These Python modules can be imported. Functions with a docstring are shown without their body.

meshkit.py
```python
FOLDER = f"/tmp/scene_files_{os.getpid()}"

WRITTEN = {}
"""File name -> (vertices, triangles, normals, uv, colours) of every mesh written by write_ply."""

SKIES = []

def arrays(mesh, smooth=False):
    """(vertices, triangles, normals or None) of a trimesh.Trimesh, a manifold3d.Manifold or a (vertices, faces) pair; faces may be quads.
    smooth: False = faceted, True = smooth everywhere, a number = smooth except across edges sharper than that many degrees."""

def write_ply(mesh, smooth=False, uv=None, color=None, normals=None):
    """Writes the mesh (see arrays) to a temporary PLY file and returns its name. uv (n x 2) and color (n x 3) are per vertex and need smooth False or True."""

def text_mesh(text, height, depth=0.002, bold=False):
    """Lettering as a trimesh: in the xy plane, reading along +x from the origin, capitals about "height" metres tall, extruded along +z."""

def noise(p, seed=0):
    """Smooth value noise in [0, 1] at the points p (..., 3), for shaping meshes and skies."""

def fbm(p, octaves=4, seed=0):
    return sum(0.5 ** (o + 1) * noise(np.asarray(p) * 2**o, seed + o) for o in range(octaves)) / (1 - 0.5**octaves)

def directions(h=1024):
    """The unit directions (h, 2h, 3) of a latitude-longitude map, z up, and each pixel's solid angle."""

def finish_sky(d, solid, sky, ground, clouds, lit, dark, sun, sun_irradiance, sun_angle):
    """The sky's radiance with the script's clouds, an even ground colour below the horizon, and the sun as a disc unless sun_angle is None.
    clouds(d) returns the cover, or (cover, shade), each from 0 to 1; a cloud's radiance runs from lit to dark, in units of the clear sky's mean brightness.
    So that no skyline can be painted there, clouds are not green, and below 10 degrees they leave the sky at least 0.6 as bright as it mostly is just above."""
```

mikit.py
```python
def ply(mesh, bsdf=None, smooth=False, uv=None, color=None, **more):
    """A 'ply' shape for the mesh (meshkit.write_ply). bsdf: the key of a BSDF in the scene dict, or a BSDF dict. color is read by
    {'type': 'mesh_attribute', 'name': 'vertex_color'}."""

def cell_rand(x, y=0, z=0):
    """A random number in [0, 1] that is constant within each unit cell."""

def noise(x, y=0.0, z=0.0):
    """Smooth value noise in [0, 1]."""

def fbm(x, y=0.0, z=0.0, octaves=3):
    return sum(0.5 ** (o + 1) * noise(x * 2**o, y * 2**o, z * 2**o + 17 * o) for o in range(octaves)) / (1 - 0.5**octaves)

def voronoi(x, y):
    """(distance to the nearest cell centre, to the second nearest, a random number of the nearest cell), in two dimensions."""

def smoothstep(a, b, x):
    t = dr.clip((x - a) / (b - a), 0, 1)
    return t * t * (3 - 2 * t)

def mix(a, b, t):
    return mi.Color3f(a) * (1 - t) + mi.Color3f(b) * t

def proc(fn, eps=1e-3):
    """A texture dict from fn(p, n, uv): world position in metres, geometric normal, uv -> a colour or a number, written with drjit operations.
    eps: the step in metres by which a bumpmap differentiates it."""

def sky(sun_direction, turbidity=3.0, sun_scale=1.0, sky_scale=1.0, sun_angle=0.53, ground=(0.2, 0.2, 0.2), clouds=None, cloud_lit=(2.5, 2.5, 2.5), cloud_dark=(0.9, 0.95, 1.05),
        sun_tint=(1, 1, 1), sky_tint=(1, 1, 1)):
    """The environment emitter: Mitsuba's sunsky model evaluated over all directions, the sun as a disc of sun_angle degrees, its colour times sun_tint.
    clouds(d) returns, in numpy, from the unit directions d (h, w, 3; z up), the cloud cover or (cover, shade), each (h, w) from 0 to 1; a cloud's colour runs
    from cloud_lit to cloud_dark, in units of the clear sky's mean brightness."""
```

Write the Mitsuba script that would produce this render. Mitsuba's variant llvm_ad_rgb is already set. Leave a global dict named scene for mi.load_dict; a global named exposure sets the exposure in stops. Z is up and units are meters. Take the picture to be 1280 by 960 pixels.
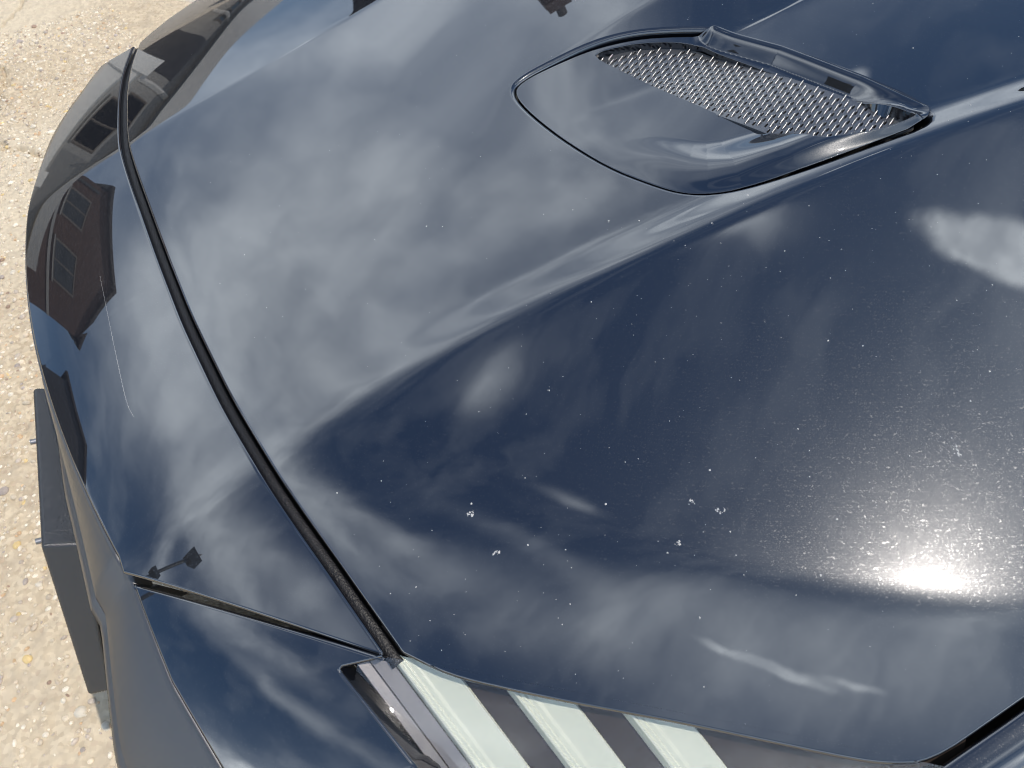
import math, numpy as np, trimesh, mitsuba as mi, drjit as dr
from scipy.spatial import Delaunay
from shapely.geometry import Polygon, LineString
import shapely
import mikit, meshkit
from mikit import noise, fbm, voronoi, cell_rand, smoothstep, mix

T = mi.ScalarTransform4f
rng = np.random.default_rng(7)
scene, labels = {}, {}

# ------------------------------------------------------------------ camera, sky, exposure
# car frame: x forward, y to the car's left, z up, origin on the ground below the nose
exposure = 1.4
CAM, YAW, PITCH, ROLL, FPX = np.array([-.16, .768, 1.35]), -2.06, -.897, -.077, 940.0
fw = np.array([math.cos(PITCH) * math.cos(YAW), math.cos(PITCH) * math.sin(YAW), math.sin(PITCH)])
rt = np.cross(fw, [0, 0, 1]); rt /= np.linalg.norm(rt)
up0 = np.cross(rt, fw)
up = -rt * math.sin(ROLL) + up0 * math.cos(ROLL)
scene['camera'] = {'type': 'thinlens', 'fov': 2 * math.degrees(math.atan(640 / FPX)), 'fov_axis': 'x', 'near_clip': .02, 'far_clip': 3000.0,
                   'aperture_radius': .0008, 'focus_distance': .85,
                   'to_world': T().look_at(origin=CAM.tolist(), target=(CAM + fw).tolist(), up=up.tolist())}
SUN = np.array([-.305, .345, .89])


def direction(az, el):
    az, el = math.radians(az), math.radians(el)
    return np.array([math.cos(el) * math.cos(az), math.cos(el) * math.sin(az), math.sin(el)])


# cloud banks of the day: (azimuth, elevation, half-width across, half-height, tilt, cover)
BANKS = [(-92, 38, .30, .11, 0, .80), (-84, 49, .12, .06, 10, .45), (-88, 52, .30, .075, 8, .60), (-112, 28, .16, .05, 0, .50), (-88, 16, .30, .045, 0, .28), (-104, 36, .10, .05, 0, .25),
         (-60, 38, .12, .07, 35, .75), (-45, 49, .14, .07, 20, .75), (-14, 54, .16, .06, 0, .5), (2, 62, .12, .03, 10, .4), (-22, 42, .10, .03, -20, .45),
         (-3, 38, .14, .035, 10, .5), (10, 33, .20, .02, -8, .25), (-86, 72.6, .035, .022, 20, .35), (-16, 84, .03, .02, 50, .38), (-153, 66.8, .045, .018, 20, .55),
         (60, 60, .35, .06, -15, .40), (95, 52, .30, .05, -10, .42),
         (158, 54, .14, .04, 10, .16), (28, 68, .16, .02, -30, .25),
         (-124, 26, .34, .07, 0, .9), (-160, 16, .4, .06, 0, .6), (140, 25, .4, .09, 0, .6), (60, 22, .5, .09, 0, .6), (-5, 12, .3, .05, 0, .45)]
# denser tufts with crisp edges
TUFTS = [(172.6, 55.8, .072, .020, 38, 1.1), (75, 54.4, .07, .006, -35, .62), (84, 51.2, .05, .005, -38, .5), (70, 56.2, .05, .004, -32, .45), (-38, 19, .07, .05, 0, 1.0), (-139, 44, .03, .016, 60, .75), (-142.5, 41.5, .02, .012, 60, .75),
         (-96, 20, .05, .02, 35, .6), (-120, 33.5, .05, .012, 20, .7), (120, 20, .3, .07, 0, 1.0), (-170, 12, .3, .06, 0, 1.0), (20, 14, .3, .06, 0, 1.0)]


def clouds(d):
    n = meshkit.fbm
    w = np.stack([n(d * 3.2 + 11, 4, 1), n(d * 3.2 + 37, 4, 2), n(d * 3.2 + 71, 4, 3)], -1) - .5
    w2 = np.stack([n(d * 16 + 11, 4, 21), n(d * 16 + 37, 4, 22), n(d * 16 + 71, 4, 23)], -1) - .5

    def lobes(q, table):
        c = np.zeros(d.shape[:2])
        for az, el, sa, se, tilt, amp in table:
            e = direction(az, el)
            a = np.cross([0, 0, 1.0], e); a /= np.linalg.norm(a)
            b = np.cross(e, a)
            t = math.radians(tilt)
            u, v, f = q @ a, q @ b, q @ e
            u, v = u * math.cos(t) + v * math.sin(t), -u * math.sin(t) + v * math.cos(t)
            c += amp * np.exp(-.5 * ((u / sa) ** 2 + (v / se) ** 2)) * (f > 0)
        return c

    q = d + .09 * w + .03 * w2
    q /= np.linalg.norm(q, axis=-1, keepdims=True)
    c = lobes(q, BANKS)
    puff = n(q * 8.0 + 3, 5, 5)
    # thin cirrus drawn out by the wind
    s = np.stack([q[..., 0] * 2.2 + q[..., 1] * 1.0, q[..., 1] * 9 - q[..., 0] * 4, q[..., 2] * 9], -1)
    cirrus = n(s * 1.9 + 20 + 1.2 * w + .5 * w2, 6, 9)
    cover = c * np.clip(.62 + 1.15 * (puff - .27), .2, 1.4) * np.clip(.62 + 1.15 * (cirrus - .18), .35, 1.4) + .05 * np.clip((cirrus - .46) * 4, 0, 1)
    qs = d + .022 * w2 + .015 * w
    tuft = lobes(qs / np.linalg.norm(qs, axis=-1, keepdims=True), TUFTS)
    fine = n(d * 30 + 5, 5, 31)
    tuft = sstep(.22, .70, tuft * (.45 + 1.1 * fine)) * (.62 + .6 * sstep(.30, .62, n(qs * 18 + 9, 4, 33)))
    shade = np.clip((n(q * 5.0 + 50, 4, 12) - .38) * 3.0, 0, 1)
    return np.clip(1 - (1 - np.clip(tuft, 0, 1) * .95) * np.exp(-1.25 * cover), 0, 1), .8 * shade


def sstep(a, b, x):
    t = np.clip((np.asarray(x, float) - a) / (b - a), 0, 1)
    return t * t * (3 - 2 * t)


scene['sky'] = mikit.sky(SUN.tolist(), turbidity=3, clouds=clouds, sky_scale=1.05, cloud_lit=(8.2, 8.9, 9.5), cloud_dark=(3.1, 3.6, 4.4), sky_tint=(.88, 1.04, 1.17), sun_tint=(.91, 1.0, 1.19), ground=(.3, .28, .24))

# ------------------------------------------------------------------ materials


def rgb(*c):
    return {'type': 'rgb', 'value': list(c)}


def plastic(name, color, rough, spec=.5, **k):
    scene[name] = {'type': 'twosided', 'bsdf': {'type': 'principled', 'base_color': rgb(*color) if isinstance(color, tuple) else color, 'roughness': rough, 'specular': spec, **k}}


def haze_fn(p, n, uv):       # fine dust film and wash scratches in the clear coat: breaks up the glare into sparkles
    a = noise(p.x * 900, p.y * 900, p.z * 900)
    b = noise(p.x * 2100 + 7, p.y * 2100, p.z * 2100)
    return mi.Float(.08 + .30 * smoothstep(.74, .93, a) + .65 * smoothstep(.80, .96, b))


IOR = 2.35
scene['paint_gloss'] = {'type': 'plastic', 'int_ior': IOR, 'diffuse_reflectance': rgb(.004, .005, .008)}
scene['paint_film'] = {'type': 'blendbsdf', 'weight': .75,
                       'a': {'type': 'roughplastic', 'int_ior': IOR, 'alpha': .032, 'distribution': 'ggx', 'diffuse_reflectance': rgb(.012, .013, .016)},
                       'b': {'type': 'roughplastic', 'int_ior': IOR, 'alpha': .075, 'distribution': 'ggx', 'diffuse_reflectance': rgb(.020, .021, .024)}}
scene['black_paint'] = {'type': 'twosided', 'bsdf': {'type': 'blendbsdf', 'weight': mikit.proc(haze_fn), 'a': {'type': 'ref', 'id': 'paint_gloss'}, 'b': {'type': 'ref', 'id': 'paint_film'}}}

scene['vent_gloss'] = {'type': 'twosided', 'bsdf': {'type': 'blendbsdf', 'weight': .03, 'a': {'type': 'ref', 'id': 'paint_gloss'}, 'b': {'type': 'ref', 'id': 'paint_film'}}}
scene['satin_trim'] = {'type': 'twosided', 'bsdf': {'type': 'roughplastic', 'int_ior': 2.0, 'alpha': .24, 'diffuse_reflectance': rgb(.034, .035, .038)}}
plastic('gloss_black', (.012, .013, .015), .08, .5)
plastic('vent_plastic', (.012, .013, .016), .16, .5)
scene['mesh_plastic'] = {'type': 'twosided', 'bsdf': {'type': 'roughplastic', 'int_ior': 2.3, 'alpha': .11, 'diffuse_reflectance': rgb(.05, .051, .053)}}
plastic('dark_inside', (.006, .006, .006), .8, .2)
plastic('lamp_housing', (.036, .027, .021), .42, .25)
plastic('lamp_silver', (.24, .225, .215), .30, .5, metallic=.5)
plastic('lamp_white', (.50, .52, .42), .22, .5)
plastic('bolt_steel', (.25, .25, .26), .4, .5, metallic=.9)
plastic('tyre', (.02, .02, .02), .7, .3)
plastic('alloy', (.35, .35, .36), .3, .5, metallic=.9)
scene['clear_lens'] = {'type': 'thindielectric', 'int_ior': 1.5}
scene['window_glass'] = {'type': 'twosided', 'bsdf': {'type': 'plastic', 'int_ior': 1.5, 'diffuse_reflectance': rgb(.01, .012, .015)}}


def grain(k, s):
    return mikit.proc(lambda p, n, uv: noise(p.x * k, p.y * k, p.z * k) * s, 2e-4)


def bumped(name, color, rough, k, s, spec=.4):
    scene[name] = {'type': 'twosided', 'bsdf': {'type': 'bumpmap', 'tex': grain(k, s), 'scale': 1.0,
                   'bsdf': {'type': 'principled', 'base_color': rgb(*color), 'roughness': rough, 'specular': spec}}}


scene['bracket_black'] = {'type': 'twosided', 'bsdf': {'type': 'bumpmap', 'tex': grain(900., .0004), 'scale': 1.0, 'bsdf': {'type': 'roughplastic', 'int_ior': 1.8, 'alpha': .20, 'diffuse_reflectance': rgb(.016, .016, .017)}}}
bumped('rubber', (.007, .007, .008), .5, 800., .0005, .35)
plastic('dust_white', (.40, .395, .38), .7, .3)


def concrete_col(p, n, uv):
    a, _, r = voronoi(p.x * 120, p.y * 120)
    big = fbm(p.x * 1.3, p.y * 1.3, 0, 4)
    mid = fbm(p.x * 26, p.y * 26, 3, 3)
    c = mix((.44, .355, .24), (.60, .51, .37), r)
    c = mix(c, (.40, .33, .24), .55 * smoothstep(.5, .8, mid))
    c = mix(c, (.34, .24, .16), .5 * smoothstep(.93, .95, r))
    c = mix(c, (.61, .54, .41), .5 * smoothstep(.3, .7, big))
    # a worn repair patch, paler and greyer, with a crack beside it
    cx = p.x + .62 + .05 * noise(p.y * 6, p.x * 6)
    patch = smoothstep(.02, -.03, cx + .22 * (p.y + 2.4)) * smoothstep(-1.75, -1.95, p.y)
    c = mix(c, (.50, .47, .42), .75 * patch)
    return c


scene['concrete'] = {'type': 'twosided', 'bsdf': {'type': 'diffuse', 'reflectance': mikit.proc(concrete_col)}}
scene['pebble_coat'] = {'type': 'principled', 'base_color': {'type': 'mesh_attribute', 'name': 'vertex_color'}, 'roughness': .65, 'specular': .4}

# ------------------------------------------------------------------ helpers


def put(key, mesh, bsdf, smooth=False, **kw):
    base, k = key, 0
    while key in scene:
        k += 1
        key = f'{base}_{k:03d}'
    if isinstance(mesh, tuple) and len(mesh) == 3:                       # own normals
        path = meshkit.write_ply((mesh[0], mesh[1]), normals=mesh[2])
        scene[key] = {'type': 'ply', 'filename': path, 'face_normals': False, 'bsdf': {'type': 'ref', 'id': bsdf}}
    else:
        scene[key] = mikit.ply(mesh, bsdf, smooth=smooth, **kw)
    return key


def tag(key, label=None, category=None, group=None, kind=None):
    labels[key] = {k: v for k, v in (('label', label), ('category', category), ('group', group), ('kind', kind)) if v}


def softplus(d, w):
    return w * np.logaddexp(0, np.asarray(d, float) / w)


def resample(pts, step, closed=False):
    p = np.asarray(pts, float)
    if closed:
        p = np.vstack([p, p[:1]])
    s = np.r_[0, np.cumsum(np.linalg.norm(np.diff(p, axis=0), axis=1))]
    n = max(2, int(round(s[-1] / step)))
    t = np.linspace(0, s[-1], n + 1)
    q = np.stack([np.interp(t, s, p[:, k]) for k in range(p.shape[1])], -1)
    return q[:-1] if closed else q


def chaikin(pts, n=2, closed=True):
    p = np.asarray(pts, float)
    for _ in range(n):
        if closed:
            q = np.roll(p, -1, 0)
            p = np.stack([.75 * p + .25 * q, .25 * p + .75 * q], 1).reshape(-1, p.shape[1])
        else:
            a, b = p[:-1], p[1:]
            p = np.vstack([p[:1], np.stack([.75 * a + .25 * b, .25 * a + .75 * b], 1).reshape(-1, p.shape[1])[1:-1], p[-1:]])
    return p


def round_corners(pts, r, step=.0015):
    """Closed polygon with its corners rounded (buffer out and in)."""
    g = Polygon(pts).buffer(-r, quad_segs=12).buffer(2 * r, quad_segs=12).buffer(-r, quad_segs=12)
    return np.array(g.exterior.coords)[:-1]


def gradient_normal(zf, x, y, e=4e-4):
    zx = (zf(x + e, y) - zf(x - e, y)) / (2 * e)
    zy = (zf(x, y + e) - zf(x, y - e)) / (2 * e)
    n = np.stack([-zx, -zy, np.ones_like(zx)], -1)
    return n / np.linalg.norm(n, axis=-1, keepdims=True)


def panel(outline, zf, spacing=.006, r=.004, depth=.014, holes=(), fine=None, edge_step=.003, steps=5, hole_r=None):
    """A sheet-metal panel over a plan outline (x, y): top z = zf(x, y), edges rolled over with radius r and a flange of the given depth.
    The outline is the outermost silhouette. fine: list of (polygon or line-buffer geometry, spacing)."""
    poly = Polygon(outline, [h for h in holes])
    rings, inner = [], []
    for k, ring in enumerate([outline, *holes]):
        q = resample(ring, edge_step, True)
        area = np.sum(q[:, 0] * np.roll(q[:, 1], -1) - np.roll(q[:, 0], -1) * q[:, 1])
        if (area < 0) != (k > 0):
            q = q[::-1]
        # counter-clockwise outline, clockwise holes: outward normal on the right of the direction of travel
        t = np.roll(q, -1, 0) - np.roll(q, 1, 0)
        t /= np.linalg.norm(t, axis=1, keepdims=True) + 1e-12
        o = np.stack([t[:, 1], -t[:, 0]], -1)
        rings.append((q, o))
        inner.append(q - o * (hole_r if k and hole_r else r))
    top = Polygon(inner[0], inner[1:])
    if not top.is_valid:
        top = top.buffer(0)
    x0, y0, x1, y1 = top.bounds
    pts = []
    regions = [(None, spacing)] + list(fine or [])
    shrunk = top.buffer(-edge_step * .75)
    done = None
    for geom, sp in regions[::-1]:
        gx0, gy0, gx1, gy1 = (geom or top).bounds
        gx0, gy0, gx1, gy1 = max(gx0, x0), max(gy0, y0), min(gx1, x1), min(gy1, y1)
        gx, gy = np.meshgrid(np.arange(gx0, gx1 + sp, sp), np.arange(gy0, gy1 + sp, sp * .866))
        gx = gx + (np.arange(gx.shape[0]) % 2)[:, None] * sp * .5
        g = np.stack([gx.ravel(), gy.ravel()], -1)
        ok = shapely.contains_xy(shrunk, g[:, 0], g[:, 1])
        if geom is not None:
            ok &= shapely.contains_xy(geom, g[:, 0], g[:, 1])
        if done is not None:
            ok &= ~shapely.contains_xy(done, g[:, 0], g[:, 1])
        if geom is not None:
            done = geom if done is None else done.union(geom)
        pts.append(g[ok])
    nb = [len(i) for i in inner]
    P = np.vstack(inner + pts)
    tri = Delaunay(P).simplices
    c = P[tri].mean(1)
    tri = tri[shapely.contains_xy(top, c[:, 0], c[:, 1])]
    a, b, cc = P[tri[:, 0]], P[tri[:, 1]], P[tri[:, 2]]
    ar = (b[:, 0] - a[:, 0]) * (cc[:, 1] - a[:, 1]) - (b[:, 1] - a[:, 1]) * (cc[:, 0] - a[:, 0])
    tri[ar < 0] = tri[ar < 0][:, ::-1]
    tri = tri[np.abs(ar) > 1e-12]
    N = gradient_normal(zf, P[:, 0], P[:, 1])
    V = [np.c_[P, zf(P[:, 0], P[:, 1])]]
    Ns, F, at, first = [N], [tri], len(P), 0
    r0 = r
    for k, ((q, o), n0) in enumerate(zip(rings, nb)):
        r = hole_r if k and hole_r else r0
        base = V[0][first:first + n0]
        tn = N[first:first + n0]
        prev = np.arange(first, first + n0)
        out = np.c_[o, np.zeros(n0)]
        out = out - (out * tn).sum(1, keepdims=True) * tn
        out /= np.linalg.norm(out, axis=1, keepdims=True)
        rows = [(math.sin(f), 1 - math.cos(f), math.cos(f), math.sin(f)) for f in np.linspace(0, math.pi / 2, steps + 1)[1:]]
        rows.append((1.0, depth / r, 0.0, 1.0))
        for so, sd, cn, sn in rows:
            V.append(base + out * r * so - tn * r * sd)
            Ns.append(tn * cn + out * sn)
            cur = np.arange(at, at + n0)
            at += n0
            j = (np.arange(n0) + 1) % n0
            F += [np.stack([prev, cur, cur[j]], -1), np.stack([prev, cur[j], prev[j]], -1)]
            prev = cur
        first += n0
    return np.vstack(V), np.vstack(F), np.vstack(Ns)


def tube(points, radius, sides=8, squash=None):
    """Round rod along a polyline with closed ends."""
    p = np.asarray(points, float)
    t = np.gradient(p, axis=0); t /= np.linalg.norm(t, axis=1, keepdims=True)
    ref = np.array([0, 0, 1.0]) if abs(t[0][2]) < .9 else np.array([1.0, 0, 0])
    a = np.cross(t, ref); a /= np.linalg.norm(a, axis=1, keepdims=True)
    b = np.cross(a, t)
    an = np.arange(sides) * 2 * np.pi / sides
    rr = np.broadcast_to(radius, (len(p),))[:, None, None]
    sa, sb = squash or (1, 1)
    v = p[:, None] + rr * (sa * np.cos(an)[None, :, None] * a[:, None] + sb * np.sin(an)[None, :, None] * b[:, None])
    n = len(p)
    i, j = np.meshgrid(np.arange(n - 1), np.arange(sides), indexing='ij')
    q = np.stack([i * sides + j, i * sides + (j + 1) % sides, (i + 1) * sides + (j + 1) % sides, (i + 1) * sides + j], -1).reshape(-1, 4)
    f = np.vstack([q[:, [0, 2, 1]], q[:, [0, 3, 2]]])
    v = np.vstack([v.reshape(-1, 3), p[:1], p[-1:]])
    k = np.arange(sides)
    f = np.vstack([f, np.stack([np.full(sides, n * sides), (k + 1) % sides, k], -1)[:, [0, 2, 1]], np.stack([np.full(sides, n * sides + 1), (n - 1) * sides + k, (n - 1) * sides + (k + 1) % sides], -1)[:, [0, 2, 1]]])
    m = trimesh.Trimesh(v, f, process=False)
    m.fix_normals()
    return m


def loft(rows):
    """Grid surface through rows of points."""
    g = np.asarray(rows, float)
    n, m = g.shape[:2]
    i, j = np.meshgrid(np.arange(n - 1), np.arange(m - 1), indexing='ij')
    q = np.stack([i * m + j, i * m + j + 1, (i + 1) * m + j + 1, (i + 1) * m + j], -1).reshape(-1, 4)
    return trimesh.Trimesh(g.reshape(-1, 3), np.vstack([q[:, [0, 1, 2]], q[:, [0, 2, 3]]]), process=False)


def box(x0, x1, y0, y1, z0, z1):
    b = trimesh.creation.box((x1 - x0, y1 - y0, z1 - z0))
    b.apply_translation(((x0 + x1) / 2, (y0 + y1) / 2, (z0 + z1) / 2))
    return b


def cat(*m):
    return trimesh.util.concatenate([x for y in m for x in (y if isinstance(y, list) else [y])])


# ------------------------------------------------------------------ the setting: ground
def ground_z(x, y):
    p = np.stack([x, y, np.zeros_like(x)], -1)
    z = .012 * (meshkit.fbm(p * 1.1 + 9, 3, 1) - .5) + .0035 * (meshkit.noise(p * 55, 5) - .5) + .0075 * (meshkit.fbm(p * 105 + 31, 2, 6) - .5)
    # hairline crack that wanders away from the camera
    cx = .02 + .16 * np.sin(y * 2.1) + .05 * np.sin(y * 9 + 1) + .03 * (meshkit.noise(p * 14, 8) - .5) + .03 * (meshkit.noise(p * 45, 9) - .5)
    crack = np.exp(-((x - cx) / .009) ** 2) * sstep(-1.35, -1.7, y)
    return z - .022 * crack


def build_ground():
    s = .006
    xs, ys = np.arange(-1.06, 1.66, s), np.arange(-4.26, .76, s)
    X, Y = np.meshgrid(xs, ys, indexing='ij')
    fade = np.minimum.reduce([sstep(-1.06, -.9, X), sstep(1.66, 1.5, X), sstep(-4.26, -4.1, Y), sstep(.76, .6, Y)])
    put('ground', loft(np.stack([X, Y, ground_z(X, Y) * fade + .002], -1)), 'concrete', smooth=True)
    # the rest of the yard in coarse cells round the fine sheet, out to the horizon
    out = np.r_[-900, -200, -60, -25, -12, -6]
    gx = np.unique(np.r_[out, np.linspace(-1.0, 1.6, 8), 6, 12, 25, 60, 200, 900]); gy = np.unique(np.r_[out, np.linspace(-4.2, .7, 9), 6, 12, 25, 60, 200, 900])
    X, Y = np.meshgrid(gx, gy, indexing='ij')
    far = loft(np.stack([X, Y, 0 * X], -1))
    c = far.triangles_center
    far.update_faces(~((c[:, 0] > -1.0) & (c[:, 0] < 1.6) & (c[:, 1] > -4.2) & (c[:, 1] < .7)))
    put('ground__yard', far, 'concrete')
    tag('ground', 'sunlit cream exposed-aggregate concrete around the car', None, None, 'structure')


build_ground()


def build_pebbles():
    ico = trimesh.creation.icosphere(subdivisions=1)
    n = 17000
    d = rng.random(n) ** .8
    x, y = -.35 + 1.3 * rng.random(n), .62 - 3.4 * d
    size = np.exp(rng.normal(math.log(.0036), .38, n)).clip(.0018, .011)
    size[rng.random(n) < .02] *= 1.9
    V, F, C = [], [], []
    pal = np.array([[.64, .55, .41], [.72, .65, .52], [.56, .47, .35], [.48, .41, .33], [.60, .42, .25], [.42, .36, .31], [.66, .50, .24], [.36, .25, .18]])
    pick = rng.choice(len(pal), n, p=[.30, .26, .17, .10, .05, .06, .03, .03])
    z = ground_z(x, y)
    for k in range(n):
        a, s = rng.random() * 6.28, size[k]
        v = ico.vertices * (s * (.8 + .5 * rng.random()), s * (.6 + .5 * rng.random()), s * (.45 + .3 * rng.random()))
        v = v * (1 + .18 * (rng.random((len(v), 1)) - .5))
        v = v @ np.array([[math.cos(a), math.sin(a), 0], [-math.sin(a), math.cos(a), 0], [0, 0, 1.0]])
        V.append(v + (x[k], y[k], z[k] + .0022)); F.append(ico.faces + k * len(ico.vertices))
        C.append(np.tile(pal[pick[k]] * (.76 + .3 * rng.random()), (len(v), 1)))
    put('pebbles', trimesh.Trimesh(np.vstack(V), np.vstack(F), process=False), 'pebble_coat', smooth=True, color=np.vstack(C))
    tag('pebbles', 'small cream and tan pebbles set in the concrete beside the car', 'pebbles', None, 'stuff')


build_pebbles()

# ------------------------------------------------------------------ the car's skin: heights over the plan


def crease_y(t):
    return .304 + .152 * np.maximum(t - .13, 0) ** 2 + .006 * sstep(.3, .6, t)


def edge_s(x, y):
    a = np.abs(y)
    s2 = (x + .162) * -.686 + (a - .536) * -.727
    s3 = .930 - a
    k = .03
    return -k * np.logaddexp(-s2 / k, -s3 / k)


def hood_z(x, y):
    x, y = np.asarray(x, float), np.asarray(y, float)
    t, a = -x, np.sqrt(y * y + 1e-4)
    z = .772 + .165 * (t - .13) - .03 * (t - .13) ** 2 - .012 * np.exp(-(t - .10) / .05) - .055 * y * y
    r2 = sstep(.52, .95, t)
    z = z + r2 * (.0230 - .20 * (softplus(y, .003) - softplus(y - .115, .006)))            # wall of the raised spine behind the vent
    d = a - crease_y(t)
    r = sstep(.15, .8, t)
    w = np.where(y < 0, .003, .009 * (1 - r) + .005 * r)
    z = z - (.115 + .075 * sstep(.1, 1.0, t)) * np.where(y < 0, .6, 1.0) * softplus(d, w)                      # the shoulder falls away outside the crease
    z = z + np.where(y < 0, 0, .26) * sstep(.10, .85, t) * (softplus(d + .040, .0045) - softplus(d, .0045))   # flank climbing to the crease
    return z - np.where(y < 0, .13, .24) * softplus(.125 - edge_s(x, y), .036 - .030 * sstep(.22, .44, t))                         # roll down over the lamp and wing


GAP = np.array([(-.285, -.84), (-.247, -.735), (-.202, -.578), (-.169, -.414), (-.148, -.278), (-.139, -.145), (-.131, .006), (-.128, .10), (-.1285, .186), (-.135, .306), (-.152, .441), (-.163, .521), (-.17, .58)])
from scipy.interpolate import PchipInterpolator
gap_x = PchipInterpolator(GAP[:, 1], GAP[:, 0])


def lip_x(y):
    return .041 - np.where(np.asarray(y) < 0, .40, .25) * np.asarray(y, float) ** 2


def nose_z(x, y):
    x, y = np.asarray(x, float), np.asarray(y, float)
    g = gap_x(np.clip(y, -.84, .58))
    s = np.maximum(x - g, -.02)
    return hood_z(np.minimum(x, g), y) - .22 * s - 3.0 * np.maximum(s, 0) ** 3


# vent outline (plan), and its mesh opening
VENT = np.array([(-0.5882, 0.0503), (-0.5909, 0.1252), (-0.6023, 0.2039), (-0.622, 0.2581), (-0.6361, 0.2869), (-0.6562, 0.3076), (-0.6869, 0.3268), (-0.744, 0.3461), (-0.8149, 0.3632), (-0.8969, 0.382), (-0.9158, 0.348), (-0.9034, 0.2793), (-0.8804, 0.1768), (-0.8495, 0.0971), (-0.8116, 0.0665), (-0.7628, 0.0319), (-0.7152, 0.012), (-0.6601, 0.0036), (-0.6189, 0.0006), (-0.5956, 0.0094)])
VENT = np.array(Polygon(chaikin(VENT, 2)).buffer(0).exterior.coords)[:-1]
MESH = chaikin(np.array([(-0.7089, 0.0269), (-0.7195, 0.0238), (-0.7377, 0.0301), (-0.7629, 0.0426), (-0.7986, 0.0697), (-0.8186, 0.0938), (-0.8262, 0.1184), (-0.8455, 0.1873), (-0.8695, 0.2852), (-0.8873, 0.3567), (-0.8847, 0.3662), (-0.8764, 0.3679), (-0.8378, 0.3574), (-0.7925, 0.3352), (-0.7807, 0.3189), (-0.7701, 0.2748), (-0.7551, 0.2171), (-0.7344, 0.1266), (-0.716, 0.0602)]), 1)


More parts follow.
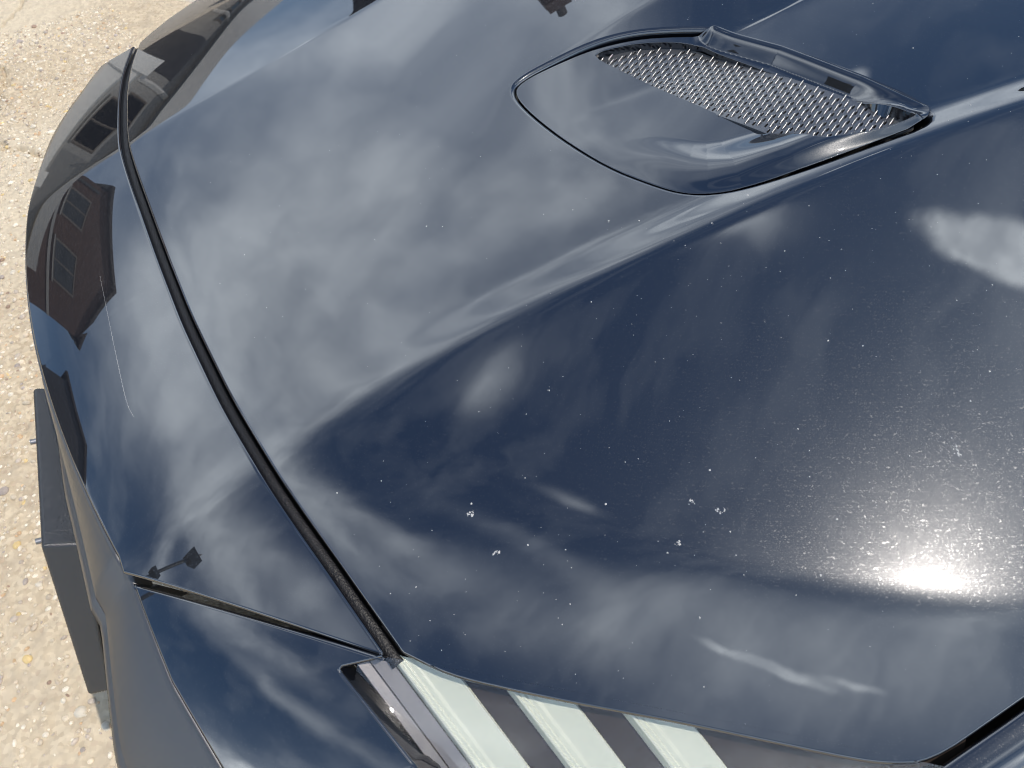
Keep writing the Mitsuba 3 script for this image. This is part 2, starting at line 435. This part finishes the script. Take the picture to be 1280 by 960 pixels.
def build_hood():
    edge = .0052
    yy = np.linspace(-.735, .516, 140)
    front = np.stack([gap_x(yy) - edge, yy], -1)
    near = np.array([(-.192, .553), (-.231, .592), (-.280, .638), (-.328, .681), (-.383, .733), (-.428, .775), (-.450, .793), (-.478, .809), (-.538, .813), (-.70, .822), (-1.0, .82), (-1.35, .80)])
    far = np.array([(-1.35, -.80), (-1.0, -.83), (-.70, -.84), (-.50, -.84), (-.40, -.825), (-.32, -.79), (-.275, -.755)])
    rear = np.array([(-1.37, .5), (-1.38, 0), (-1.37, -.5)])
    out = np.vstack([front[::1], chaikin(np.vstack([front[-1:], near]), 2, False)[1:], rear, far])
    lines = []
    for s in (1, -1):
        t = np.linspace(.12, 1.36, 60)
        lines.append(LineString(np.stack([-t, s * crease_y(t)], -1)).buffer(.05))
    fine = [(lines[0].union(Polygon(VENT).buffer(.04)).union(LineString([(-.55, 0), (-1.2, 0)]).buffer(.02)).union(LineString([(-.55, .115), (-1.2, .115)]).buffer(.03)), .0025)]
    key = put('car__hood', panel(out, hood_z, .0055, .0035, .016, holes=[VENT], fine=fine, hole_r=.0065), 'black_paint')
    return key


build_hood()


NEARL = np.array([(-0.6187, 0.2634), (-0.6361, 0.2869), (-0.6562, 0.3076), (-0.6869, 0.3268), (-0.744, 0.3461), (-0.8149, 0.3632), (-0.9083, 0.3851)])
REARL = np.array([(-0.9153, 0.3698), (-0.9034, 0.2793), (-0.8804, 0.1768), (-0.8513, 0.0972)])
INL = np.array([(-0.5989, 0.0019), (-0.6189, 0.0006), (-0.6601, 0.0036), (-0.7152, 0.012), (-0.7628, 0.0319), (-0.8116, 0.0665), (-0.8495, 0.0971)])


def line_distance(x, y, line):
    best = np.full(np.shape(x), 9.0)
    for a, b in zip(line[:-1], line[1:]):
        t = b - a
        u = np.clip(((x - a[0]) * t[0] + (y - a[1]) * t[1]) / (t @ t), 0, 1)
        best = np.minimum(best, np.hypot(x - a[0] - u * t[0], y - a[1] - u * t[1]))
    return best


def vent_z(x, y):
    """Insert: a ramp flush at the front, a raised wing on the near side, a frame bar at the rear, a wall on the inner side."""
    x, y = np.asarray(x, float), np.asarray(y, float)
    dn, dr_, di = line_distance(x, y, NEARL), line_distance(x, y, REARL), line_distance(x, y, INL)
    u = sstep(-.625, -.80, x)
    w = .0018
    face = lambda d, d0, d1: softplus(d - d0, w) - softplus(d - d1, w)             # a flat facet between two distances, edges just eased
    top = .0185 - .008 * sstep(-.78, -.90, x)
    wing = (.001 + .0150 * face(dn, 0 * dn, top) / top) * u
    bar = .0125 * face(dr_, .0005, .0055) / .005 - .0150 * face(dr_, .012, .030) / .018
    bar = np.where(y > .05, bar, 0) * sstep(.060, .095, y)
    ramp = -.0045 * sstep(-.60, -.76, x)
    side = sstep(.090, .030, dn)
    return hood_z(x, y) - .0030 + (ramp * (1 - side) + wing * side) * sstep(.0, .010, dr_ + 0 * x) * sstep(.012, .036, dr_) + np.maximum(bar * sstep(.050, .034, dr_), wing * side * sstep(.036, .01, dr_) * .0)


def build_vent():
    ring = np.array(Polygon(VENT).buffer(-.0017).exterior.coords)[:-1]
    put('car__hood_vent', panel(ring, vent_z, .0014, .0012, .032, holes=[MESH], edge_step=.0014), 'vent_gloss')
    # mesh: a thin plate of small slanted holes with a rising bar beside each
    poly = Polygon(MESH).buffer(.0025)
    L, A = np.array([-.0123, .0028]), np.array([.0048, .0087])
    parts, holes = [], []
    hole = np.array([(-.0034, -.0004), (-.0030, -.0018), (.0030, .0000), (.0034, .0016), (.0030, .0020), (-.0030, .0002)])
    safe, bars_in = poly.buffer(-.0042), poly.buffer(-.0040)
    for i in range(-60, 60):
        for j in range(-60, 60):
            c = np.array([-.79, .20]) + i * L + j * A
            h = c + (.0045, -.0037)
            if safe.contains(shapely.Point(*h)):
                holes.append(h + hole)
            if bars_in.contains(shapely.Point(*c)):
                z = float(mesh_plane(*c)) + .0012
                p0, p1 = c - np.array([-.0043, -.0012]), c + np.array([-.0043, -.0012])
                parts.append(tube([(p0[0], p0[1], z - .0019), (c[0], c[1], z), (p1[0], p1[1], z + .0019)], [.0009, .0012, .0009], 8))
    ring = np.array(poly.exterior.coords)[:-1]
    put('car__hood_vent__mesh_plate', panel(ring, mesh_plane, .003, .0005, .003, holes=holes, edge_step=.0014, steps=2), 'mesh_plastic')
    put('car__hood_vent__mesh', cat(parts), 'mesh_plastic', smooth=85)
    tray = np.array(Polygon(VENT).buffer(.004).exterior.coords)[:-1]
    put('car__hood_vent__tray', panel(tray, lambda x, y: hood_z(x, y) - .040, .012, .002, .004), 'dark_inside')
    tag('car__hood_vent__mesh', 'black mesh of short slanted bars glinting in the sun')


def mesh_plane(x, y):
    return hood_z(x, y) - .0185 + .0140 * sstep(.04, .28, y)


build_vent()

# bumper: painted nose strip, corner panels, trim round the grille
CR0, CR1 = np.array([.0175, .312]), np.array([-.156, .512])


def corner_z(x, y):
    x, y = np.asarray(x, float), np.abs(np.asarray(y, float))
    q = (x - CR0[0]) * .795 + (y - CR0[1]) * .607
    l = np.clip(((x - CR0[0]) * -.607 + (y - CR0[1]) * .795) / .30, 0, 1.1)
    c = CR0[None] + np.stack([l.ravel()], -1) * (CR1 - CR0)[None]
    z0 = nose_z(c[:, 0], c[:, 1]).reshape(np.shape(l)) - (.013 * (1 - l) + .003)
    return z0 - .50 * q - 1.3 * q * np.abs(q)


def build_bumper():
    yy = np.linspace(-.735, .505, 130)
    back = np.stack([gap_x(yy) + .0055, yy], -1)
    l = np.linspace(0, 1, 40)[:, None]
    crease = CR1 + (0.003, -.003) + l * (CR0 - CR1)                # from the lamp to the lip
    yl = np.linspace(.300, -.735, 120)
    lip = np.stack([lip_x(yl), yl], -1)
    out = np.vstack([back, crease, lip[1:]])
    put('car__bumper', panel(out, nose_z, .005, .0035, .014), 'black_paint')
    c = CR0 + l * (CR1 - CR0) + (.0015, .001)
    out = np.vstack([c, [(-.117, .496), (-.128, .547), (-.140, .602), (-.14, .66), (-.06, .66), (.0, .55), (.0085, .500), (.020, .41)]])
    put('car__corner_panel', panel(out, corner_z, .006, .003, .03), 'black_paint')
    # satin frame of the grille: from under the lip down and forward
    rows = []
    for y in np.linspace(-.72, .53, 110):
        xl = float(lip_x(y)) if y < .30 else float(np.interp(y, [.30, .41, .50, .53], [.0185, .020, .0085, .003]))
        zl = float(nose_z(xl, y)) if y < .30 else float(corner_z(xl, y))
        zl -= .006
        xf = xl + (.010 + .36 * min(y * y, .18) if y > 0 else .006 + .36 * max(-y - .20, 0) ** 2)
        kr = .25 + .75 * float(sstep(.02, .16, y))
        zf_ = zl - .014 - (.90 - .40 * float(sstep(.08, .40, abs(y)))) * (xf - xl)
        pr = [(xl - .012, zl - .012), (xl - .002, zl - .001), (xl + .002, zl)]
        pr += [(xl + (xf - xl) * k, zl + (zf_ - zl) * k + .004 * math.sin(math.pi * k)) for k in np.linspace(.1, 1, 8)]
        pr += [(xf + dx * kr, zf_ + dz) for dx, dz in ((.001, -.003), (-.001, -.006), (.001, -.008), (.008, -.011), (.013, -.018), (.014, -.028), (.008, -.040), (-.02, -.05))]
        rows.append([(px, y, pz) for px, pz in pr])
    put('car__grille_frame', loft(rows), 'satin_trim', smooth=50)
    # grille and lower bumper behind and below
    put('car__grille', loft([[(-.01 - .2 * y * y + .03 * (z < .4), y, z) for z in (.58, .50, .42, .34, .27)] for y in np.linspace(-.46, .46, 30)]), 'dark_inside', smooth=60)
    # lower bumper: one shell wrapping from wing to wing, open at the grille
    ys = np.array([0, .2, .34, .40, .46, .55, .66, .76, .84, .885, .905])
    xs = np.array([.060, .056, .046, .040, .030, .004, -.06, -.15, -.27, -.40, -.52])
    zt = np.array([.33, .33, .335, .40, .52, .575, .57, .56, .565, .60, .62])
    yy = np.concatenate([-np.linspace(0, .905, 60)[::-1], np.linspace(0, .905, 60)[1:]])
    fx, fz = PchipInterpolator(ys, xs), PchipInterpolator(ys, zt)
    rows = []
    for y in yy:
        x, z = float(fx(abs(y))), float(fz(abs(y)))
        sy = math.copysign(.02, y) if abs(y) > .3 else 0
        rows.append([(x - .07, y - sy, z - .004), (x - .012, y - .3 * sy, z), (x - .004, y, z - .006)] + [(x + .012 * math.sin(math.pi * k), y, z - .01 - (z - .24) * k) for k in np.linspace(.05, 1, 8)] + [(x - .08, y - sy, .21)])
    put('car__lower_bumper', loft(rows), 'black_paint', smooth=40)


build_bumper()
_s = chaikin(np.array([(-.0596, -.0723), (-.0485, .0341), (-.0398, .1207), (-.0385, .145), (-.0407, .1604)]), 3, False)
put('car__bumper__scratch', tube(np.c_[_s, nose_z(_s[:, 0], _s[:, 1]) + .00005], np.interp(np.arange(len(_s)), [0, len(_s) * .3, len(_s) - 1], [.00008, .00022, .00015]), 5), 'dust_white', smooth=True)
tag('car__bumper__scratch', 'thin pale scratch curving along the painted nose')


def build_seal():
    yy = np.linspace(-.74, .517, 190)
    x = gap_x(yy)
    z = hood_z(x, yy)
    p = np.stack([x + .0005, yy, z - .0115], -1)
    put('car__hood_seal', tube(p, .0062, 12, (1.0, .6)), 'rubber', smooth=60)
    q = np.stack([x, yy, z - .026], -1)
    put('car__hood_seal__channel', loft([q + (.03, 0, 0), q, q - (.03, 0, 0)]), 'dark_inside')
    tag('car__hood_seal', 'grainy black rubber seal in the gap along the hood front')


build_seal()


def build_dust():
    ico = trimesh.creation.icosphere(subdivisions=1)
    V, F = [], []

    def speck(x, y, r, flat=.35):
        z, n = float(hood_z(x, y)), gradient_normal(hood_z, np.array([x]), np.array([y]))[0]
        v = ico.vertices * (r, r * (.6 + .4 * rng.random()), r * flat) * (.75 + .5 * rng.random((len(ico.vertices), 1)))
        a = rng.random() * 6.28
        v = v @ np.array([[math.cos(a), math.sin(a), 0], [-math.sin(a), math.cos(a), 0], [0, 0, 1]])
        t1 = np.cross([0, 1, 0], n); t1 /= np.linalg.norm(t1)
        v = v @ np.stack([t1, np.cross(n, t1), n])
        F.append(ico.faces + len(V) * len(v)); V.append(v + (x, y, z))
    k = 0
    while k < 750:
        x, y = -.17 - .95 * rng.random(), -.15 + .90 * rng.random()
        if edge_s(x, y) < .01 or Polygon(VENT).buffer(.01).contains(shapely.Point(x, y)):
            continue
        if rng.random() > .25 + .75 * (y > .33):
            continue
        speck(x, y, float(np.exp(rng.normal(math.log(.00030), .55))))
        k += 1
    put('dust', trimesh.Trimesh(np.vstack(V), np.vstack(F), process=False), 'dust_white', smooth=True)
    tag('dust', 'fine pale dust specks scattered over the black hood', 'dust', None, 'stuff')
    for x, y, r, what in ((-.2740, .4599, .0036, 'dried white speck on the hood nearest its front seam, upper of two'), (-.2753, .4981, .0030, 'dried white speck on the hood nearest its front seam, lower of two'),
                          (-.4329, .5591, .0034, 'uppermost dried white mark of the group of three left of the sun glare'), (-.4499, .5789, .0042, 'rightmost dried white mark of the group of three left of the sun glare'),
                          (-.4068, .5800, .0032, 'lowest dried white mark of the group of three left of the sun glare'), (-.6499, .6472, .0044, 'dried white mark alone on the hood above the sun glare')):
        V, F = [], []
        px, py = x, y
        for _ in range(int(12 + 16 * rng.random())):
            px, py = px + rng.normal(0, r * .33), py + rng.normal(0, r * .26)
            px, py = x + np.clip(px - x, -1.6 * r, 1.6 * r), y + np.clip(py - y, -1.2 * r, 1.2 * r)
            speck(px, py, .00025 + .0009 * rng.random() ** 3, .35)
        key = put('dried_mark', trimesh.Trimesh(np.vstack(V), np.vstack(F), process=False), 'dust_white', smooth=True)
        tag(key, what, 'dirt mark')


build_dust()


# headlamps
def build_lamp(s):
    e0, e1 = np.array([-.152, .512]), np.array([-.46, .797])
    dirv = (e1 - e0) / np.linalg.norm(e1 - e0)
    out = np.array([.686, .727])

    def at(l, q, dz=0.0):                                     # l along the hood edge from the inner corner, q outward
        p = e0 + dirv * l + out * q
        e = e0 + dirv * l
        z = float(hood_z(*(e - out * .004))) - .004 - .75 * q - 1.5 * q * abs(q) + dz
        return (p[0], p[1] * s, z)

    base = 'car__headlight' if s > 0 else 'car__headlight_001'
    ls, qs = np.linspace(-.03, .47, 40), np.linspace(-.03, .115, 20)
    put(base, loft([[at(l, q, -.020) for q in qs] for l in ls]), 'lamp_housing', smooth=True)
    # silver bezel at the inner end: two facets
    def strip(l0, l1, dz0, dz1, mat, name, skew=1.35, q0=-.004, q1=.10, n=26, thick=.02):
        rows = []
        for q in np.linspace(q0, q1, n):
            sk = skew * q
            rows.append([at(l0 + sk, q, dz0 - thick), at(l0 + sk, q, dz0 - .001), at(l0 + sk + .001, q, dz0), at(l1 + sk - .001, q, dz1), at(l1 + sk, q, dz1 - .001), at(l1 + sk, q, dz1 - thick)])
        return put(f'{base}__{name}', loft(rows), mat, smooth=35)
    strip(-.030, -.014, -.001, -.006, 'lamp_silver', 'bezel')
    strip(-.0135, .0105, -.006, -.012, 'lamp_silver', 'bezel')
    for l0 in (.012, .108, .206):
        rows = []
        us = np.unique(np.r_[np.linspace(0, .026, 70), np.linspace(.026, .060, 12), np.linspace(.056, .060, 12)])
        prof = -.0145 - .0022 * sstep(.0055, .0085, us) - .0022 * sstep(.0115, .0145, us) - .002 * sstep(.018, .026, us) - .004 * sstep(.0570, .0598, us) + .005 * sstep(0, .003, us)
        for q in np.linspace(-.010, .095, 50):
            b = max(q - .060, 0)
            sk = 1.35 * q + 9 * b * b
            row = [at(l0 + sk - .001, q, -.030)] + [at(l0 + sk + u * (1 + b * 2), q, p) for u, p in zip(us, prof)] + [at(l0 + sk + .061 * (1 + b * 2), q, -.034)]
            rows.append(row)
        put(f'{base}__light_bar', loft(rows), 'lamp_white', smooth=True)
    rows = [[at(l, q, .001) for q in np.linspace(-.004, .112, 20)] for l in np.linspace(-.024, .46, 40)]
    put(f'{base}__lens', loft(rows), 'clear_lens', smooth=True)
    tag(f'{base}__lens', 'clear headlight lens')


build_lamp(1)


# front wings, doors and the rest of the shell
def build_wing(s):
    rows = []
    xs = np.r_[np.linspace(-.452, -.62, 30), np.linspace(-.64, -1.45, 30)]
    for x in xs:
        g = float(np.interp(-x, [.450, .478, .538, .70, 1.0, 1.35, 1.5], [.795, .809, .813, .822, .82, .80, .80]))
        z = float(hood_z(x, g)) - .001
        y0 = g + .0035
        arch = max(0, 1 - ((x + .93) / .40) ** 2)
        low = .18 + .55 * math.sqrt(arch) if arch > 0 else .18
        low = min(low, z - .14)
        pr = [(y0, z - .022), (y0, z - .004), (y0 + .0012, z - .0012), (y0 + .004, z), (y0 + .014, z - .001), (y0 + .022, z - .004), (y0 + .028, z - .010), (y0 + .033, z - .013), (y0 + .050, z - .024), (y0 + .075, z - .05), (y0 + .095, z - .085), (y0 + .105, z - .125), (y0 + .108, (z - .125 + low) / 2), (y0 + .10, low)]
        rows.append([(x, y * s, zz) for y, zz in pr])
    put('car__wing', loft(rows if s < 0 else [r[::-1] for r in rows]), 'black_paint', smooth=50)
    # front wheel under the wing
    prof = [(.0, -.1), (.20, -.10), (.23, -.12), (.33, -.125), (.35, -.10), (.35, .10), (.33, .125), (.24, .12), (.22, .10), (.20, .02), (.0, .04)]
    tyre = trimesh.creation.revolve(np.array(prof[1:9]), sections=48)
    rim = trimesh.creation.revolve(np.array([(.0, .05), (.06, .05), (.19, .075), (.215, .10), (.235, .11), (.225, -.1), (.0, -.1)]), sections=48)
    m = np.eye(4); m[:3, :3] = [[1, 0, 0], [0, 0, s], [0, -s, 0]]; m[:3, 3] = (-.93, .80 * s, .35)
    for me, mat, nm in ((tyre, 'tyre', 'wheel'), (rim, 'alloy', 'wheel__rim')):
        me.apply_transform(m); me.fix_normals()
        base = 'car__wheel' if s > 0 else 'car__wheel_001'
        put(base if nm == 'wheel' else base + '__rim', me, mat, smooth=40)


build_wing(1)
build_wing(-1)


def build_cabin():
    def ring(x, wb, wr, zr):
        return [(x, -wb, .25), (x, -wb - .02, .6), (x, -wb, .93), (x, -wr, zr - .05), (x, -wr + .1, zr), (x, 0, zr + .015), (x, wr - .1, zr), (x, wr, zr - .05), (x, wb, .93), (x, wb + .02, .6), (x, wb, .25)]
    rows = [ring(-2.1, .90, .58, 1.37), ring(-2.6, .92, .58, 1.38), ring(-3.3, .93, .56, 1.30), ring(-4.1, .92, .6, 1.02), ring(-4.65, .80, .6, .98), ring(-4.75, .7, .5, .6)]
    put('car__body', loft(rows), 'black_paint', smooth=40)
    rows = [[(x, s * (.905 + .02 * (k == 1)), z) for x in np.linspace(-1.45, -2.1, 8)] for k, z in enumerate((.25, .6, .93)) for s in (1,)]
    put('car__door', loft(rows), 'black_paint', smooth=40)
    put('car__door', loft([[(x, -y, z) for x, y, z in r][::-1] for r in rows]), 'black_paint', smooth=40)
    put('car__windscreen', loft([[(-1.40, y, .955 - .06 * y * y) for y in np.linspace(-.72, .72, 20)], [(-2.1, y * .8, 1.375 - .09 * y * y) for y in np.linspace(-.72, .72, 20)]]), 'window_glass', smooth=True)
    put('car__cowl', loft([[(-1.37, y, .92 - .06 * y * y) for y in np.linspace(-.80, .80, 20)], [(-1.46, y, .945 - .06 * y * y) for y in np.linspace(-.80, .80, 20)]]), 'satin_trim', smooth=True)
    tag('car', 'glossy black sports car seen over its hood, parked on cream concrete', 'car')


build_cabin()


# bracket bolted ahead of the grille
def build_bracket():
    TL, TR, BL, BR = np.array([.117, .152, .600]), np.array([.086, -.100, .600]), np.array([.171, .240, .420]), np.array([.140, -.13, .420])
    th, tb = np.array([-.032, .012, -.010]), np.array([-.017, .006, .000])
    pts, r = [], .0050
    for c, o in ((TL, th), (TR, th), (BL, tb), (BR, tb)):
        for k in (0, 1):
            s = trimesh.creation.icosphere(subdivisions=2, radius=r)
            pts.append(s.vertices + c + o * k + (0, -r if c[1] > 0 else r, 0))
    hull = trimesh.convex.convex_hull(np.vstack(pts))
    put('car__front_bracket', hull, 'bracket_black', smooth=30)
    fn = np.cross(TR - TL, BL - TL); fn /= np.linalg.norm(fn)
    fn = fn if fn[0] > 0 else -fn
    for u, v in ((.10, .05), (.70, .05)):
        c = TL + (TR - TL) * u + (BL - TL) * v
        b = trimesh.creation.cylinder(radius=.0035, height=.010, sections=16)
        b.apply_transform(trimesh.geometry.align_vectors([0, 0, 1], fn))
        b.apply_translation(c + fn * .008)
        put('car__front_bracket__bolt', b, 'bolt_steel', smooth=40)
    tag('car__front_bracket', 'textured black plastic bracket fixed ahead of the grille')


build_bracket()

# ------------------------------------------------------------------ the street round the car (seen mirrored in the paint)
plastic('brick_red', mikit.proc(lambda p, n, uv: mix((.088, .062, .053), (.125, .085, .072), noise(p.x * 6, p.y * 6, p.z * 14)) * (.75 + .25 * smoothstep(.0, .2, dr.abs(p.z / .075 - dr.floor(p.z / .075) - .5) * 2 - .1))), .8, .3)
plastic('roof_tile', (.07, .06, .055), .75, .3)
plastic('render_grey', (.30, .30, .29), .8, .3)
plastic('fascia_white', (.62, .62, .60), .6, .4)
plastic('door_dark', (.05, .05, .055), .5, .4)
plastic('frame_brown', (.16, .14, .12), .5, .4)
plastic('post_metal', (.05, .055, .055), .5, .5)


def frame_at(az, dist, turn=0.0):
    """Local frame of a front that faces the car: origin on the ground, x along the front, y away from the car."""
    o = direction(az, 0) * dist + (0, -.1, 0)
    a = math.radians(az - 90 + turn)
    m = np.eye(4); m[:3, 0] = (math.cos(a), math.sin(a), 0); m[:3, 1] = (-math.sin(a), math.cos(a), 0); m[:3, 3] = (o[0], o[1], 0)
    return m


def placed(mesh, m):
    mesh = mesh.copy(); mesh.apply_transform(m); return mesh


def window(base, m, x, z, w, h, y=0.0):
    k = put(f'{base}__window', placed(cat(box(x - w / 2, x - w / 2 + .07, y - .06, y + .05, z, z + h), box(x + w / 2 - .07, x + w / 2, y - .06, y + .05, z, z + h), box(x - w / 2 + .07, x + w / 2 - .07, y - .06, y + .05, z + h - .07, z + h),
            box(x - w / 2 + .07, x + w / 2 - .07, y - .06, y + .05, z, z + .07), box(x - .025, x + .025, y - .05, y + .05, z + .07, z + h - .07)), m), 'frame_brown')
    put(k + '__pane', placed(box(x - w / 2 + .07, x + w / 2 - .07, y - .012, y, z + .07, z + h - .07), m), 'window_glass')
    put(k + '__sill', placed(box(x - w / 2 - .06, x + w / 2 + .06, y - .12, y + .05, z - .07, z - .003), m), 'render_grey')


def gable_house(base, m, w, depth, eave, ridge, wall, windows, label, door=None, chimney=None):
    prof = Polygon([(-w / 2, 0), (w / 2, 0), (w / 2, eave), (0, ridge), (-w / 2, eave)])
    body = trimesh.creation.extrude_polygon(prof, depth, engine='earcut')
    r = np.eye(4); r[:3, :3] = [[1, 0, 0], [0, 0, 1], [0, 1, 0]]
    body.apply_transform(r); body.fix_normals()
    put(f'{base}__wall', placed(body, m), wall)
    sl = (ridge - eave) / (w / 2)
    o = .25
    roof = Polygon([(-w / 2 - o, eave - o * sl + .02), (0, ridge + .02), (w / 2 + o, eave - o * sl + .02), (w / 2 + o, eave - o * sl + .16), (0, ridge + .18), (-w / 2 - o, eave - o * sl + .16)])
    rf = trimesh.creation.extrude_polygon(roof, depth + .4, engine='earcut'); rf.apply_transform(r); rf.apply_translation((0, -.2, 0)); rf.fix_normals()
    k = put(f'{base}__roof', placed(rf, m), 'roof_tile')
    for x, z, ww, hh in windows:
        window(base, m, x, z, ww, hh)
    if door:
        put(f'{base}__door', placed(box(door - .5, door + .5, -.05, .04, .02, 2.1), m), 'door_dark')
    if chimney:
        x, y, top = chimney
        put(k + '__chimney', placed(cat(box(x - .26, x + .26, y - .4, y + .4, ridge - 1.2, top - .35), box(x - .32, x + .32, y - .46, y + .46, top - .35, top - .2), box(x - .27, x + .27, y - .41, y + .41, top - .2, top)), m), 'brick_red')
        for dy in (-.2, .2):
            put(k + '__chimney_pot', placed(trimesh.creation.cylinder(radius=.11, height=.35, sections=16, transform=trimesh.transformations.translation_matrix((x, y + dy, top + .177))), m), 'roof_tile', smooth=40)
    tag(base, label, 'house')


gable_house('brick_house', frame_at(-65.5, 16), 4.9, 8.0, 7.7, 9.3, 'brick_red', [(-.7, 5.7, 1.3, 1.5), (1.3, 5.7, 1.1, 1.5), (-.7, 3.0, 1.3, 1.6), (1.3, 3.0, 1.1, 1.6), (-1.2, .6, 1.3, 1.5)], 'red-brown brick house with a gable end and white framed windows, ahead on the right', door=1.2)
_m = frame_at(-65.5, 16)
for _x in (-2.62, 2.5):
    put('brick_house__gutter', placed(box(_x, _x + .12, -.2, 8.0, 7.32, 7.44), _m), 'post_metal')
put('brick_house__downpipe', placed(box(2.20, 2.29, -.12, -.03, .02, 7.3), _m), 'post_metal')
put('brick_house__string_course', placed(box(-2.46, 2.46, -.06, .02, 5.25, 5.45), _m), 'render_grey')
gable_house('grey_house', frame_at(-45.5, 15, 6), 3.2, 7.0, 6.3, 7.0, 'door_dark', [(-.6, 1.0, 1.0, 1.3)], 'dark narrow house next to the brick house', door=.7)
gable_house('chimney_house', frame_at(-113.2, 13, 10), 4.2, 7.0, 4.6, 6.6, 'brick_red', [(-1.1, 3.6, 1.1, 1.3), (1.1, 3.6, 1.1, 1.3), (-1.1, .9, 1.1, 1.3)], 'brick house with one tall chimney on its roof ridge', door=1.1, chimney=(.35, 1.0, 10.3))


def build_shop():
    A, B = np.array([2.3, -11.2]), np.array([-8.5, -31.5])
    d = (B - A) / np.linalg.norm(B - A); L = np.linalg.norm(B - A)
    m = np.eye(4); m[:3, 0] = (*d, 0); m[:3, 1] = (-d[1] * -1 * -1, d[0], 0); m[:3, 3] = (*A, 0)
    if (m[:2, 1] @ -A) > 0:
        m[:3, 1] *= -1
    H = 4.45
    put('long_building__wall', placed(box(0, L, 0, 7, 0, H - .9), m), 'render_grey')
    put('long_building__fascia', placed(box(-.2, L, -.25, 7.1, H - .9, H), m), 'fascia_white')
    put('long_building__gutter', placed(box(-.25, L, -.34, -.252, H - .99, H - .86), m), 'post_metal')
    for k in range(6):
        x = 1.4 + 3.6 * k
        if k % 3 == 1:
            put('long_building__door', placed(box(x - 1.2, x + 1.2, -.04, .05, .02, 2.8), m), 'door_dark')
        else:
            window('long_building', m, x, 1.1, 2.2, 1.5)
    for k in range(4):
        put('long_building__downpipe', placed(box(3.1 + 5 * k, 3.2 + 5 * k, -.12, -.02, .02, H - 1.0), m), 'fascia_white')
    tag('long_building', 'long low grey building with a white fascia and dark windows, right of the car', 'building')


build_shop()


def build_garden_wall():
    m = frame_at(-74, 9.5, 4)
    put('garden_wall__wall', placed(box(-2.6, 2.6, -.1, .1, 0, .80), m), 'fascia_white')
    put('garden_wall__coping', placed(box(-2.66, 2.66, -.15, .15, .803, .87), m), 'render_grey')
    for x in (-2.5, 0, 2.5):
        put('garden_wall__pier', placed(box(x - .17, x + .17, -.17, .17, 0, 1.02), m), 'fascia_white')
    tag('garden_wall', 'low white garden wall with square piers in front of the brick house', 'wall')


build_garden_wall()


def build_post():
    x, y = 5.9, -1.55
    put('street_lamp__post', tube([(x, y, 0), (x, y, 3.5), (x, y, 7.6)], [.075, .06, .05], 16), 'post_metal', smooth=50)
    put('street_lamp__base', trimesh.creation.cylinder(radius=.14, height=.9, sections=20, transform=trimesh.transformations.translation_matrix((x, y, .45))), 'post_metal', smooth=40)
    put('street_lamp__bracket', box(x - .16, x + .14, y - .17, y + .17, 5.75, 5.95), 'post_metal')
    head = trimesh.convex.convex_hull(np.array([(x + sx * .13, y + sy * .13, 7.62) for sx in (-1, 1) for sy in (-1, 1)] + [(x + sx * .24, y + sy * .24, 8.0) for sx in (-1, 1) for sy in (-1, 1)] + [(x + sx * .10, y + sy * .10, 8.16) for sx in (-1, 1) for sy in (-1, 1)]))
    put('street_lamp__lantern', head, 'post_metal')
    put('street_lamp__finial', trimesh.creation.cone(radius=.05, height=.3, transform=trimesh.transformations.translation_matrix((x, y, 8.2))), 'post_metal')
    tag('street_lamp', 'thin dark street lamp with a lantern head ahead of the car', 'street lamp')


build_post()
